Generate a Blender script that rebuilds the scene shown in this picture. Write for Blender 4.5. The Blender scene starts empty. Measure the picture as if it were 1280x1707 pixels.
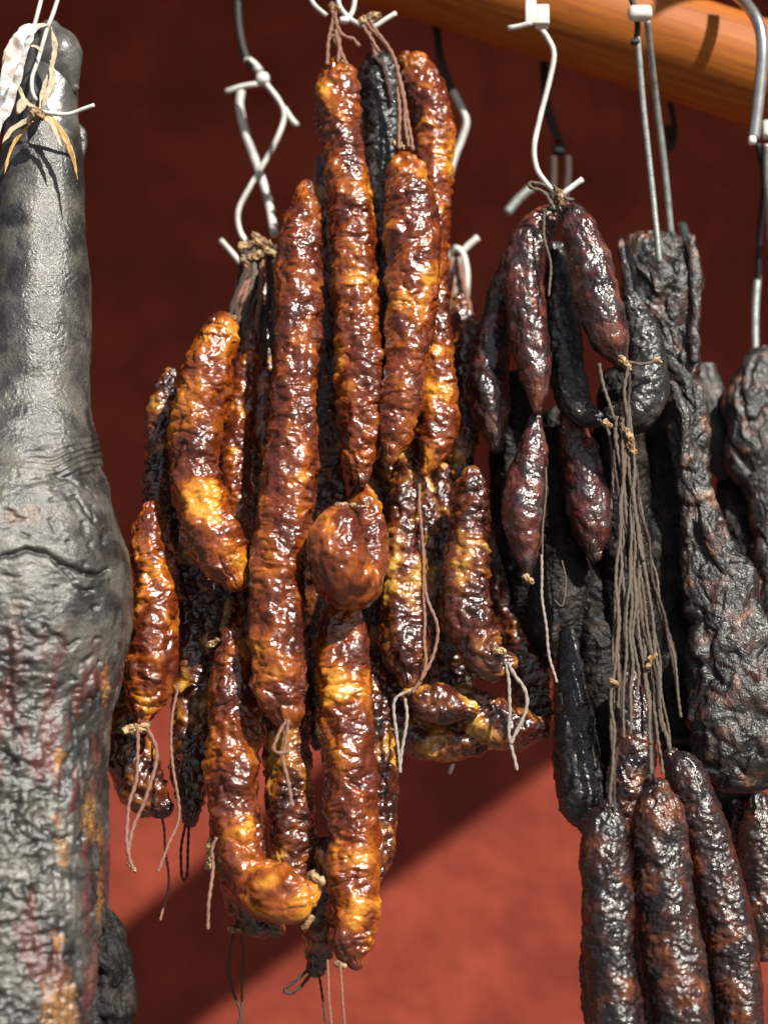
import bpy, math, random
import numpy as np
from mathutils import Vector
random.seed(7); RNG = np.random.default_rng(11)
scn = bpy.context.scene
C = scn.collection
# ------------------------------------------------------------------ camera
CAM_D = 1.3; K = 0.0004                       # camera distance to the front row, metres per photo pixel there
cam = bpy.data.cameras.new('camera'); camo = bpy.data.objects.new('camera', cam); C.objects.link(camo)
TILT = math.radians(14); CT, ST = math.cos(TILT), math.sin(TILT)   # the camera looks a little upwards
camo.location = (0, -CAM_D*CT, -CAM_D*ST); camo.rotation_euler = (math.radians(90)+TILT, 0, 0)
cam.sensor_fit = 'VERTICAL'; cam.sensor_height = 24; cam.angle_y = 2*math.atan(0.5*1707*K/CAM_D)
cam.clip_start = 0.01; cam.clip_end = 200
cam.dof.use_dof = True; cam.dof.focus_distance = CAM_D-0.035; cam.dof.aperture_fstop = 2.2
scn.camera = camo
# ------------------------------------------------------------------ light
EL, AZ = math.radians(36), math.radians(30)   # sun: high, from the front right
S = Vector((math.cos(EL)*math.sin(AZ), -math.cos(EL)*math.cos(AZ), math.sin(EL)))
w = bpy.data.worlds.new('World'); scn.world = w; w.use_nodes = True
nt = w.node_tree; bg = nt.nodes['Background']
sky = nt.nodes.new('ShaderNodeTexSky'); sky.sky_type = 'NISHITA'; sky.sun_disc = False
sky.sun_elevation = EL; sky.sun_rotation = math.pi-AZ
nt.links.new(sky.outputs[0], bg.inputs[0]); bg.inputs[1].default_value = 0.05
sl = bpy.data.lights.new('sun', 'SUN'); sl.energy = 5.0; sl.angle = math.radians(0.6); sl.color = (1, .95, .86)
so = bpy.data.objects.new('sun', sl); C.objects.link(so)
so.rotation_euler = S.to_track_quat('Z', 'Y').to_euler()
scn.view_settings.view_transform = 'Standard'; scn.view_settings.look = 'None'
scn.view_settings.exposure = 0.68; scn.view_settings.gamma = 1
# ------------------------------------------------------------------ helpers
def P(px, py, d=0.0):                          # photo pixel at a depth behind the front row
    s = scl(py, d)
    return np.array(((px-640)*s, d, -CAM_D*ST+CAM_D*ST*s/K+(853.5-py)*s*CT))
def scl(py, d):                                # metres per photo pixel where that pixel's ray meets the upright plane y = d
    return (d+CAM_D*CT)/(CAM_D*CT/K-(853.5-py)*ST)
def tag(o, label=None, cat=None, group=None, kind=None):
    if label: o['label'] = label
    if cat: o['category'] = cat
    if group: o['group'] = group
    if kind: o['kind'] = kind
    return o
def thing(name, label, cat, loc, group=None):
    o = bpy.data.objects.new(name, None); C.objects.link(o); o.location = tuple(loc); o.empty_display_size = .01
    return tag(o, label, cat, group)
def link_mesh(name, V, F, mat, parent=None, attrs=None, smooth=True):
    """V (n,3) world coordinates, F (m,4) quads or list of polygons"""
    me = bpy.data.meshes.new(name)
    V = np.asarray(V, dtype=np.float64)
    if parent is not None:
        off = np.array(parent.location)
        if parent.parent is not None: off = off + np.array(parent.parent.location)
        V = V-off
    if isinstance(F, np.ndarray):
        m = len(F); k = F.shape[1]
        me.vertices.add(len(V)); me.vertices.foreach_set('co', V.astype(np.float32).ravel())
        me.loops.add(m*k); me.loops.foreach_set('vertex_index', F.astype(np.int32).ravel())
        me.polygons.add(m); me.polygons.foreach_set('loop_start', np.arange(0, m*k, k, dtype=np.int32))
        me.polygons.foreach_set('loop_total', np.full(m, k, dtype=np.int32))
        me.update(calc_edges=True); me.validate()
    else:
        me.from_pydata([tuple(v) for v in V], [], F)
    if smooth: me.polygons.foreach_set('use_smooth', np.ones(len(me.polygons), dtype=bool))
    if attrs:
        for n, a in attrs.items():
            if a.ndim == 1:
                at = me.attributes.new(n, 'FLOAT', 'POINT'); at.data.foreach_set('value', a.astype(np.float32))
            else:
                at = me.attributes.new(n, 'FLOAT_VECTOR', 'POINT'); at.data.foreach_set('vector', a.astype(np.float32).ravel())
    o = bpy.data.objects.new(name, me); C.objects.link(o); me.materials.append(mat)
    if parent is not None: o.parent = parent
    return o
# ---- vectorised gradient noise
_perm = RNG.permutation(256); _perm = np.concatenate([_perm, _perm, _perm])
_g = RNG.normal(size=(256, 3)); _g /= np.linalg.norm(_g, axis=1)[:, None]
def pn(X):
    i = np.floor(X).astype(np.int64); f = X-i; u = f*f*f*(f*(f*6-15)+10); i &= 255
    r = np.zeros(len(X))
    for a in (0, 1):
        wa = u[:, 0] if a else 1-u[:, 0]
        for b in (0, 1):
            wb = u[:, 1] if b else 1-u[:, 1]
            for c in (0, 1):
                wc = u[:, 2] if c else 1-u[:, 2]
                h = _perm[_perm[_perm[(i[:, 0]+a) & 255]+((i[:, 1]+b) & 255)]+((i[:, 2]+c) & 255)]
                G = _g[h]
                r += wa*wb*wc*(G[:, 0]*(f[:, 0]-a)+G[:, 1]*(f[:, 1]-b)+G[:, 2]*(f[:, 2]-c))
    return r*1.6
def fbm(X, o=3, g=.5):
    r = 0; a = 1
    for k in range(o): r = r+a*pn(X*2.03**k+17.3*k); a *= g
    return r
def warp(X, amt, f): return X+amt*np.stack([pn(X*f+5.1), pn(X*f+31.7), pn(X*f+77.3)], 1)
def crease(X, sharp=.12):                      # 1 on thin folds, 0 between
    return np.exp(-np.abs(pn(X))/sharp)
def smooth01(x): x = np.clip(x, 0, 1); return x*x*(3-2*x)
def spline(pts, step):
    pts = np.asarray(pts, float); n = len(pts)
    E = np.vstack([2*pts[0]-pts[1], pts, 2*pts[-1]-pts[-2]]); out = []
    for i in range(n-1):
        p0, p1, p2, p3 = E[i:i+4]; L = np.linalg.norm((p2-p1)[:3]); m = max(2, int(L/step))
        t = np.linspace(0, 1, m, endpoint=False)[:, None]
        out.append(.5*((2*p1)+(-p0+p2)*t+(2*p0-5*p1+4*p2-p3)*t*t+(-p0+3*p1-3*p2+p3)*t**3))
    out.append(pts[-1][None]); return np.vstack(out)
def frames(Cn):
    T = np.gradient(Cn, axis=0); T /= np.linalg.norm(T, axis=1)[:, None]+1e-12
    V = np.zeros_like(T); v = np.array((0, 1., 0)); v -= T[0]*v.dot(T[0]); v /= np.linalg.norm(v); V[0] = v
    for i in range(1, len(T)):
        v = V[i-1]-T[i]*V[i-1].dot(T[i]); V[i] = v/(np.linalg.norm(v)+1e-12)
    return T, np.cross(V, T), V
def px2w(pts, d, rdef=None):
    """[(px,py,r[,depth])] -> rows (x,y,z,r) in metres"""
    out = []
    for p in pts:
        r = p[2] if rdef is None else rdef
        dd = p[3] if len(p) > 3 else (p[2] if (rdef is not None and len(p) > 2) else d)
        q = P(p[0], p[1], dd); out.append((*q, r*scl(p[1], dd)))
    return np.array(out)
def tube_body(name, pts, d, mat, parent, style, flat=1.0, res=1.0, edit=None, cap_k=1.0, pleat=0.0):
    W = px2w(pts, d); step = .00075/res
    R = spline(W, step); Cn, r = R[:, :3], np.clip(R[:, 3], .0006, None)
    # hemispherical ends
    s = np.concatenate([[0], np.cumsum(np.linalg.norm(np.diff(Cn, axis=0), axis=1))]); L = s[-1]
    T, U, V = frames(Cn)
    def cap(c, t, rad, k=9):
        a = np.linspace(0, 1, k, endpoint=False)[1:]*math.pi/2
        return c+t*(np.sin(a)*rad*cap_k)[:, None], np.cos(a)*rad
    c1, r1 = cap(Cn[-1], T[-1], r[-1]); c0, r0 = cap(Cn[0], -T[0], r[0])
    c0, r0 = c0[::-1], r0[::-1]
    Cn = np.vstack([c0, Cn, c1]); r = np.concatenate([r0, r, r1])
    U = np.vstack([np.repeat(U[:1], len(c0), 0), U, np.repeat(U[-1:], len(c1), 0)])
    V = np.vstack([np.repeat(V[:1], len(c0), 0), V, np.repeat(V[-1:], len(c1), 0)])
    s = np.concatenate([[0], np.cumsum(np.linalg.norm(np.diff(Cn, axis=0), axis=1))])
    n = len(Cn); rm = float(np.median(r)); m = int(np.clip(2*math.pi*rm/step*.9, 40, 320))
    th = np.linspace(0, 2*math.pi, m, endpoint=False)
    nrm = (U[:, None]*np.cos(th)[None, :, None]+V[:, None]*np.sin(th)[None, :, None]*flat)
    base = Cn[:, None]+nrm*r[:, None, None]
    off = RNG.uniform(0, 60, 3)
    X = np.empty((n, m, 3)); rr = np.clip(r, rm*.5, None)
    X[..., 0] = np.cos(th)[None]*rr[:, None]; X[..., 1] = np.sin(th)[None]*rr[:, None]*flat; X[..., 2] = s[:, None]
    X = X.reshape(-1, 3)*1000                    # millimetres
    Xo = X+off
    rmm = rm*1000; soft = (np.clip(r/(rm*.7), .15, 1))[:, None].repeat(m, 1).ravel()
    D, fat = style(Xo, rmm, X)
    D = D*soft/1000
    if pleat:                                    # casing gathered in folds towards both tied ends
        e0 = np.exp(-(s/(rm*1.1))**2); e1 = np.exp(-((s[-1]-s)/(rm*1.1))**2); th2 = th[None]+.5*pn(Xo*.12).reshape(n, m)
        pl_ = np.abs(np.sin(4.5*th2+off[0]))**.6+.4*np.abs(np.sin(9*th2+off[1]))
        D = D-(pleat*np.minimum(r, rm)[:, None]*(e0+e1)[:, None]*(1-.75*pl_)).ravel()
    Vv = base.reshape(-1, 3)+nrm.reshape(-1, 3)*D[:, None]
    ext = np.zeros(len(Vv))
    if edit: Vv, fat, ext = edit(Vv, nrm.reshape(-1, 3), fat, ext)
    i, j = np.meshgrid(np.arange(n-1), np.arange(m), indexing='ij'); j2 = (j+1) % m
    F = np.stack([i*m+j, i*m+j2, (i+1)*m+j2, (i+1)*m+j], -1).reshape(-1, 4)
    # close the tips
    nv = len(Vv); tips = np.vstack([Vv[:m].mean(0), Vv[-m:].mean(0)])
    Vv = np.vstack([Vv, tips]); ap = lambda a: np.concatenate([a, a[:1], a[-1:]])
    Xo = np.vstack([Xo, Xo[:1], Xo[-1:]]); fat = ap(fat); ext = ap(ext)
    jj = np.arange(m); t0 = np.stack([np.full(m, nv), (jj+1) % m, jj, jj], -1); 
    a = [(nv, int((q+1) % m), int(q)) for q in range(m)]; b = [(nv+1, (n-1)*m+q, (n-1)*m+(q+1) % m) for q in range(m)]
    me_F = F; o = link_mesh_mixed(name, Vv, me_F, a+b, mat, parent, dict(tube=Xo, fat=fat, ext=ext))
    return o
def link_mesh_mixed(name, V, Q, tris, mat, parent, attrs):
    me = bpy.data.meshes.new(name); off = np.zeros(3)
    if parent is not None:
        off = np.array(parent.location)
        if parent.parent is not None: off = off+np.array(parent.parent.location)
    V = V-off; Tt = np.array(tris, dtype=np.int32)
    me.vertices.add(len(V)); me.vertices.foreach_set('co', V.astype(np.float32).ravel())
    nq, nt_ = len(Q), len(Tt); me.loops.add(nq*4+nt_*3)
    me.loops.foreach_set('vertex_index', np.concatenate([Q.astype(np.int32).ravel(), Tt.ravel()]))
    me.polygons.add(nq+nt_)
    me.polygons.foreach_set('loop_start', np.concatenate([np.arange(nq)*4, nq*4+np.arange(nt_)*3]).astype(np.int32))
    me.polygons.foreach_set('loop_total', np.concatenate([np.full(nq, 4), np.full(nt_, 3)]).astype(np.int32))
    me.update(calc_edges=True)
    me.polygons.foreach_set('use_smooth', np.ones(nq+nt_, dtype=bool))
    for n, a in attrs.items():
        if a.ndim == 1:
            at = me.attributes.new(n, 'FLOAT', 'POINT'); at.data.foreach_set('value', a.astype(np.float32))
        else:
            at = me.attributes.new(n, 'FLOAT_VECTOR', 'POINT'); at.data.foreach_set('vector', a.astype(np.float32).ravel())
    o = bpy.data.objects.new(name, me); C.objects.link(o); me.materials.append(mat)
    if parent is not None: o.parent = parent
    return o
# ---- surface styles: (displacement in mm, fat 0..1)
def st_gloss(X, r, X0, wr=1.0, fatamt=0.0, lump=1.0):
    q = X/r
    fat = fbm(warp(q*.6, .45, 1.1), 3)+fatamt
    D = lump*r*(.13*pn(q*.8+3)+.105*pn(q*1.7+9)+.05*pn(q*3.1+2))
    a = X.copy(); a[:, 2] *= 2.4                 # folds run round the sausage
    a = warp(a, 2.6, .14)
    D -= wr*r*.13*crease(a*.05, .10)*smooth01(pn(X*.045+50)*1.5+.6)
    b = warp(X*np.array((1, 1, 1.6)), 2.2, .22)
    D += wr*.75*pn(b*.11+4)+wr*.26*pn(b*.24+14)
    D -= wr*.75*crease(b*.10, .12)+wr*.34*crease(b*.2+9, .15)+wr*.07*crease(b*.42+19, .18)
    D += .6*smooth01((fat-.05)*3)
    return D, fat
def st_wrinkly(X, r, X0, fatamt=0.0):            # dried walnut-like skin
    q = X/r; fat = fbm(warp(q*.9, .5, 1.1), 3)+fatamt
    D = r*(.10*pn(q*.8+3)+.08*pn(q*1.7+9))
    b = warp(X*np.array((1, 1, 1.25)), 2.6, .2)
    D -= .95*crease(b*.13, .2)+.6*crease(b*.25+9, .2)+.12*crease(b*.5+21, .25)
    D += .75*pn(b*.19+4)+.25*pn(b*.4)+1.0
    return D, fat
def st_smooth(X, r, X0, fatamt=0.0):
    q = X/r; fat = fbm(warp(q*.8, .5, 1.1), 3)+fatamt
    b = warp(X*np.array((1.25, 1.25, .8)), 2., .2)
    D = r*(.10*pn(q*.8+3)+.09*pn(q*1.6+9))-.7*crease(b*.15, .13)-.42*crease(b*.28+3, .15)-.14*crease(b*.5+3, .2)+.45*pn(b*.2)+.12*pn(b*.4)
    return D, fat
def st_meat(X, r, X0, fatamt=0.0, k=1.0):
    q = X/18.; fat = fbm(warp(q*1.3, .5, 1.1), 4)+fatamt
    b = warp(X*np.array((1, 1, .62)), 6, .07)
    D = k*(3.4*pn(q*.7)+2.2*fbm(b*.07, 3)-1.7*crease(b*.05+3, .10)-.9*crease(b*.13+8, .14)-.4*crease(b*.26+8, .16)+.45*pn(b*.4)-.3*crease(b*.4, .2))
    D -= k*2.8*smooth01((pn(b*.075+19)-.22)*5)
    return D, fat
# ------------------------------------------------------------------ materials
def newmat(name):
    m = bpy.data.materials.new(name); m.use_nodes = True; n = m.node_tree.nodes; l = m.node_tree.links
    return m, n, l, n['Principled BSDF']
def ramp(n, stops):
    r = n.new('ShaderNodeValToRGB'); e = r.color_ramp.elements
    while len(e) < len(stops): e.new(.5)
    for i, (p, c) in enumerate(stops): e[i].position = p; e[i].color = (*c, 1) if len(c) == 3 else c
    return r
def math_n(n, l, op, a, b=None, c=None):
    x = n.new('ShaderNodeMath'); x.operation = op
    for i, v in enumerate((a, b, c)):
        if v is None: continue
        if isinstance(v, (int, float)): x.inputs[i].default_value = v
        else: l.new(v, x.inputs[i])
    return x.outputs[0]
def noise(n, l, vec, scale, detail=4, rough=.6, dist=0., lac=2.):
    x = n.new('ShaderNodeTexNoise'); x.inputs['Scale'].default_value = scale; x.inputs['Detail'].default_value = detail
    x.inputs['Roughness'].default_value = rough; x.inputs['Distortion'].default_value = dist
    l.new(vec, x.inputs['Vector']); return x
def attr(n, name):
    a = n.new('ShaderNodeAttribute'); a.attribute_name = name; return a
def skin_mat(name, stops, rough=(.2, .45), bump=.5, coat=.35, sss=.0, sssr=(.004, .0015, .0006), tint=None, grain=1.0, spec=.5, ext=None, extc=None, aniso=1.5, fine=0., mott=((.5, .46, .46), (1.25, 1.15, 1.1)), fk=.4, cs=(.6, .65)):
    m, n, l, B = newmat(name)
    ta = attr(n, 'tube'); fa = attr(n, 'fat')
    mp = n.new('ShaderNodeMapping'); mp.inputs['Scale'].default_value = (1, 1, aniso); l.new(ta.outputs['Vector'], mp.inputs['Vector'])
    vec = mp.outputs[0]
    n1 = noise(n, l, vec, .45, 6, .7, .9); n0 = noise(n, l, vec, .13, 4, .6, .7)
    f = math_n(n, l, 'MULTIPLY_ADD', math_n(n, l, 'SUBTRACT', n1.outputs['Fac'], .5), cs[0], fa.outputs['Fac'])
    f = math_n(n, l, 'MULTIPLY_ADD', math_n(n, l, 'SUBTRACT', n0.outputs['Fac'], .5), cs[1], f)
    f = math_n(n, l, 'MULTIPLY_ADD', f, fk, .5)
    rp = ramp(n, stops); l.new(f, rp.inputs[0]); col = rp.outputs[0]
    # small mottling of soot and tone
    n2 = noise(n, l, ta.outputs['Vector'], .9, 4, .7)
    mx = n.new('ShaderNodeMixRGB'); mx.blend_type = 'MULTIPLY'; mx.inputs[0].default_value = .75
    r2 = ramp(n, [(.3, mott[0]), (.55, (1, 1, 1)), (.75, mott[1])]); l.new(n2.outputs['Fac'], r2.inputs[0])
    l.new(col, mx.inputs[1]); l.new(r2.outputs[0], mx.inputs[2]); col = mx.outputs[0]
    if tint:                                     # dusty / sooty bloom in patches
        n3 = noise(n, l, ta.outputs['Vector'], .07, 5, .7, .4)
        r3 = ramp(n, [(tint[1], (0, 0, 0)), (tint[1]+.12, (1, 1, 1))]); l.new(n3.outputs['Fac'], r3.inputs[0])
        m3 = n.new('ShaderNodeMixRGB'); fac = math_n(n, l, 'MULTIPLY', r3.outputs[0], tint[2]); l.new(fac, m3.inputs[0])
        l.new(col, m3.inputs[1]); m3.inputs[2].default_value = (*tint[0], 1); col = m3.outputs[0]
    if extc:
        ea = attr(n, 'ext'); m4 = n.new('ShaderNodeMixRGB'); l.new(ea.outputs['Fac'], m4.inputs[0]); l.new(col, m4.inputs[1])
        m4.inputs[2].default_value = (*extc, 1); col = m4.outputs[0]
    l.new(col, B.inputs['Base Color'])
    n4 = noise(n, l, ta.outputs['Vector'], .16, 6, .72)
    mr = n.new('ShaderNodeMapRange'); mr.inputs['From Min'].default_value = .38; mr.inputs['From Max'].default_value = .62
    mr.inputs['To Min'].default_value = rough[0]; mr.inputs['To Max'].default_value = rough[1]
    l.new(n4.outputs['Fac'], mr.inputs['Value']); l.new(mr.outputs[0], B.inputs['Roughness'])
    B.inputs['Specular IOR Level'].default_value = spec
    cw = math_n(n, l, 'MULTIPLY', math_n(n, l, 'SUBTRACT', 1.15, mr.outputs[0]), coat); l.new(cw, B.inputs['Coat Weight']); B.inputs['Coat Roughness'].default_value = rough[0]*.8
    if sss:
        B.inputs['Subsurface Weight'].default_value = sss; B.inputs['Subsurface Radius'].default_value = sssr; B.inputs['Subsurface Scale'].default_value = 1.0
    # wrinkles: ridged noise, two scales
    def ridge(scale, d):
        x = noise(n, l, vec, scale, d, .5, .8)
        a = math_n(n, l, 'ABSOLUTE', math_n(n, l, 'SUBTRACT', x.outputs['Fac'], .5))
        return math_n(n, l, 'MINIMUM', math_n(n, l, 'MULTIPLY', a, 6.), 1.)
    h = math_n(n, l, 'MULTIPLY_ADD', ridge(.30*grain, 1.), .6, math_n(n, l, 'MULTIPLY', ridge(.65*grain, 1.), .16))
    if fine: h = math_n(n, l, 'MULTIPLY_ADD', n2.outputs['Fac'], fine, h)
    bp = n.new('ShaderNodeBump'); bp.inputs['Distance'].default_value = .0011; bp.inputs['Strength'].default_value = bump
    l.new(h, bp.inputs['Height']); l.new(bp.outputs[0], B.inputs['Normal']); 
    if coat:
        b2 = n.new('ShaderNodeBump'); b2.inputs['Distance'].default_value = .0011; b2.inputs['Strength'].default_value = bump*.8
        l.new(h, b2.inputs['Height']); l.new(b2.outputs[0], B.inputs['Coat Normal'])
    return m
M = {}
M['amber'] = skin_mat('amber_glossy_casing', [(.22, (.055, .009, .003)), (.42, (.10, .016, .004)), (.54, (.18, .034, .004)), (.65, (.33, .085, .006)), (.80, (.66, .28, .025))],
                      rough=(.14, .40), bump=.22, coat=.75, fk=.29, sss=.1, spec=.6)
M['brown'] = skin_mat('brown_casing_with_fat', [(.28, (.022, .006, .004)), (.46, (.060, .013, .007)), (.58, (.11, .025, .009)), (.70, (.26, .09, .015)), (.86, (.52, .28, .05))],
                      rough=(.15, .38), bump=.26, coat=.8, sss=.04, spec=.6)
M['dark'] = skin_mat('dark_purple_casing', [(.30, (.014, .006, .006)), (.5, (.035, .009, .008)), (.62, (.08, .013, .012)), (.8, (.15, .045, .025))],
                     rough=(.2, .4), bump=.3, coat=.7, tint=((.07, .055, .055), .5, .5), aniso=.9, spec=.6)
M['walnut'] = skin_mat('walnut_brown_casing', [(.30, (.010, .006, .006)), (.52, (.022, .009, .008)), (.66, (.045, .013, .008)), (.80, (.09, .024, .008)), (.95, (.18, .05, .01))],
                       rough=(.2, .46), bump=.3, coat=.45, spec=.6)
M['black'] = skin_mat('sooty_black_casing', [(.3, (.008, .007, .007)), (.6, (.020, .018, .017)), (.9, (.055, .052, .05))],
                      rough=(.26, .46), bump=.3, coat=.15, aniso=1.0, spec=.6)
M['meat'] = skin_mat('smoked_meat_crust', [(.25, (.004, .003, .003)), (.46, (.013, .009, .008)), (.60, (.030, .018, .015)), (.76, (.07, .028, .020)), (.9, (.22, .10, .045))],
                     fine=.4, rough=(.32, .58), bump=.45, coat=.2, aniso=.8, tint=((.030, .024, .021), .55, .5), mott=((.4, .36, .36), (1.5, 1.4, 1.35)))
M['char_shade'] = skin_mat('char_and_shade_crust', [(.3, (.004, .003, .003)), (.6, (.010, .008, .007)), (.9, (.04, .028, .022))], fine=.5, rough=(.4, .65), bump=.5, coat=.0, spec=.25, aniso=.8)  # black crust; also paints deep shade onto pieces at the back
M['knot'] = skin_mat('dry_casing_end', [(.3, (.12, .055, .022)), (.5, (.28, .16, .07)), (.7, (.46, .34, .17))], rough=(.4, .6), bump=.5, coat=.1, sss=.1)
def simple(name, col, rough=.5, metal=0., bump=0., scale=800, mott=.3, coat=0., sub=0., trans=0.):
    m, n, l, B = newmat(name); tc = n.new('ShaderNodeTexCoord')
    a = noise(n, l, tc.outputs['Object'], scale*.25, 4, .6); r = ramp(n, [(.3, tuple(c*(1-mott) for c in col)), (.7, tuple(min(1, c*(1+mott*.5)) for c in col))])
    l.new(a.outputs['Fac'], r.inputs[0]); l.new(r.outputs[0], B.inputs['Base Color'])
    B.inputs['Roughness'].default_value = rough; B.inputs['Metallic'].default_value = metal; B.inputs['Coat Weight'].default_value = coat
    if trans: B.inputs['Transmission Weight'].default_value = trans
    if bump:
        b = noise(n, l, tc.outputs['Object'], scale, 3, .6); bp = n.new('ShaderNodeBump'); bp.inputs['Strength'].default_value = bump; bp.inputs['Distance'].default_value = .0008
        l.new(b.outputs['Fac'], bp.inputs['Height']); l.new(bp.outputs[0], B.inputs['Normal'])
    return m
M['twine'] = simple('brown_twine', (.26, .13, .09), .85, bump=.6, scale=2500)
M['greytwine'] = simple('grey_brown_twine', (.13, .10, .075), .85, bump=.6, scale=2500)
M['paletwine'] = simple('pale_twine', (.33, .27, .23), .8, bump=.6, scale=2500)
M['darktwine'] = simple('soot_dark_twine', (.06, .035, .028), .85, bump=.5, scale=2500)
M['white'] = simple('white_coated_wire', (.56, .55, .51), .38, mott=.45, scale=260, bump=.1)
M['greywire'] = simple('galvanised_wire', (.3, .32, .3), .35, metal=.35, mott=.4, bump=.3)
M['blackwire'] = simple('black_wire', (.012, .010, .010), .65)
M['steel'] = simple('steel_strap', (.5, .5, .48), .3, metal=.8, mott=.3, bump=.2, scale=300)
M['raffia'] = simple('dried_straw', (.48, .39, .26), .6, bump=.6, scale=900, mott=.35)
M['straw'] = simple('golden_straw', (.5, .29, .09), .45, bump=.5, scale=900, mott=.3)
def plastic_mat():
    m, n, l, B = newmat('crumpled_clear_plastic'); tc = n.new('ShaderNodeTexCoord')
    a = noise(n, l, tc.outputs['Object'], 90, 5, .6, .8); r = ramp(n, [(.35, (.62, .50, .40)), (.55, (.85, .85, .86))]); l.new(a.outputs['Fac'], r.inputs[0]); l.new(r.outputs[0], B.inputs['Base Color'])
    B.inputs['Roughness'].default_value = .12; B.inputs['Alpha'].default_value = .5; B.inputs['Coat Weight'].default_value = .6
    bp = n.new('ShaderNodeBump'); bp.inputs['Strength'].default_value = .8; bp.inputs['Distance'].default_value = .002; l.new(a.outputs['Fac'], bp.inputs['Height']); l.new(bp.outputs[0], B.inputs['Normal'])
    return m
M['plastic'] = plastic_mat()
def wall_mat():
    m, n, l, B = newmat('terracotta_plaster'); tc = n.new('ShaderNodeTexCoord')
    a = noise(n, l, tc.outputs['Object'], 2.2, 6, .65, .3); b = noise(n, l, tc.outputs['Object'], 14, 5, .6)
    f = math_n(n, l, 'MULTIPLY_ADD', b.outputs['Fac'], .45, math_n(n, l, 'MULTIPLY', a.outputs['Fac'], .55))
    r = ramp(n, [(.38, (.125, .020, .013)), (.5, (.18, .030, .017)), (.62, (.24, .044, .024))]); l.new(f, r.inputs[0]); l.new(r.outputs[0], B.inputs['Base Color'])
    B.inputs['Roughness'].default_value = .85; B.inputs['Specular IOR Level'].default_value = .15
    c = noise(n, l, tc.outputs['Object'], 16, 6, .6); bp = n.new('ShaderNodeBump'); bp.inputs['Strength'].default_value = .8; bp.inputs['Distance'].default_value = .012
    l.new(c.outputs['Fac'], bp.inputs['Height']); l.new(bp.outputs[0], B.inputs['Normal']); return m
def wood_mat():
    m, n, l, B = newmat('varnished_orange_wood'); tc = n.new('ShaderNodeTexCoord')
    mp = n.new('ShaderNodeMapping'); mp.inputs['Scale'].default_value = (3, 60, 60); l.new(tc.outputs['Object'], mp.inputs[0])
    a = noise(n, l, mp.outputs[0], 1.6, 8, .7, 1.5); r = ramp(n, [(.32, (.15, .035, .004)), (.48, (.30, .080, .007)), (.56, (.35, .10, .009)), (.70, (.42, .14, .014))])
    l.new(a.outputs['Fac'], r.inputs[0]); l.new(r.outputs[0], B.inputs['Base Color']); B.inputs['Roughness'].default_value = .6; B.inputs['Coat Weight'].default_value = .0; B.inputs['Specular IOR Level'].default_value = .3; B.inputs['Coat Roughness'].default_value = .3
    bp = n.new('ShaderNodeBump'); bp.inputs['Strength'].default_value = .25; bp.inputs['Distance'].default_value = .001; l.new(a.outputs['Fac'], bp.inputs['Height']); l.new(bp.outputs[0], B.inputs['Normal']); return m
def box_verts(): return [(0, 1, 3, 2), (4, 6, 7, 5), (0, 4, 5, 1), (2, 3, 7, 6), (0, 2, 6, 4), (1, 5, 7, 3)]
# ------------------------------------------------------------------ setting
WALL = 1.05
wl = link_mesh('wall', np.array([(-4, WALL, -2.5), (4, WALL, -2.5), (4, WALL, 3), (-4, WALL, 3), (-4, WALL+.2, -2.5), (4, WALL+.2, -2.5), (4, WALL+.2, 3), (-4, WALL+.2, 3)], float),
               [(0, 1, 2, 3), (5, 4, 7, 6), (3, 2, 6, 7), (0, 4, 5, 1), (0, 3, 7, 4), (1, 5, 6, 2)], wall_mat(), smooth=False)
wl['kind'] = 'structure'
tag(wl, 'terracotta red plaster wall behind the hanging meats', 'wall')
gm, gn, gl, gB = newmat('unseen_ground'); gt = gn.new('ShaderNodeTexCoord'); ga = noise(gn, gl, gt.outputs['Object'], 3, 6, .6)
gr = ramp(gn, [(.3, (.09, .08, .07)), (.7, (.14, .125, .11))]); gl.new(ga.outputs['Fac'], gr.inputs[0]); gl.new(gr.outputs[0], gB.inputs['Base Color']); gB.inputs['Roughness'].default_value = .8
gd = link_mesh('ground', np.array([(-30, -30, -1.6), (30, -30, -1.6), (30, 30, -1.6), (-30, 30, -1.6)], float), [(0, 1, 2, 3)], gm, smooth=False); gd['kind'] = 'structure'  # unseen sheet, added to bounce light up the wall
def sun_caster(name, quad_px, dist, thick, mat, label, cat):
    """a board standing towards the sun, outside the frame, whose shade on the wall has these corners"""
    S_ = np.array(S); q = []
    for (px, py) in quad_px: q.append(P(px, py, WALL)+S_*dist)
    q = np.array(q); n = np.cross(q[1]-q[0], q[3]-q[0]); n /= np.linalg.norm(n)
    V = np.vstack([q, q+S_*thick]); o = link_mesh(name, V, [(0, 1, 2, 3), (7, 6, 5, 4), (0, 4, 5, 1), (1, 5, 6, 2), (2, 6, 7, 3), (3, 7, 4, 0)], mat, smooth=False)
    return tag(o, label, cat)
woodm = wood_mat()
ZR = 1.45; z0 = P(200, 1000, WALL)[2]; YE = WALL-(ZR-z0)*math.cos(AZ)/math.tan(EL)   # unseen slab added overhead; its front edge ends the sun on the wall here
V8 = np.array([(x, y, z) for x in (-3.2, 3.2) for y in (YE, WALL-.004) for z in (ZR, ZR+.1)], float)
tag(link_mesh('shade_slab', V8, box_verts(), woodm, smooth=False), 'unseen wooden slab overhead, added to shade the upper wall', 'sun blocker')
sun_caster('shade_board', [(60, 1910), (120, 1606), (1550, 470), (1700, 703)], 1.95, .05, woodm, 'unseen wooden board added to throw a slanting shadow on the wall', 'beam')  # unseen board, added only for the slanting shadow band
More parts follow.
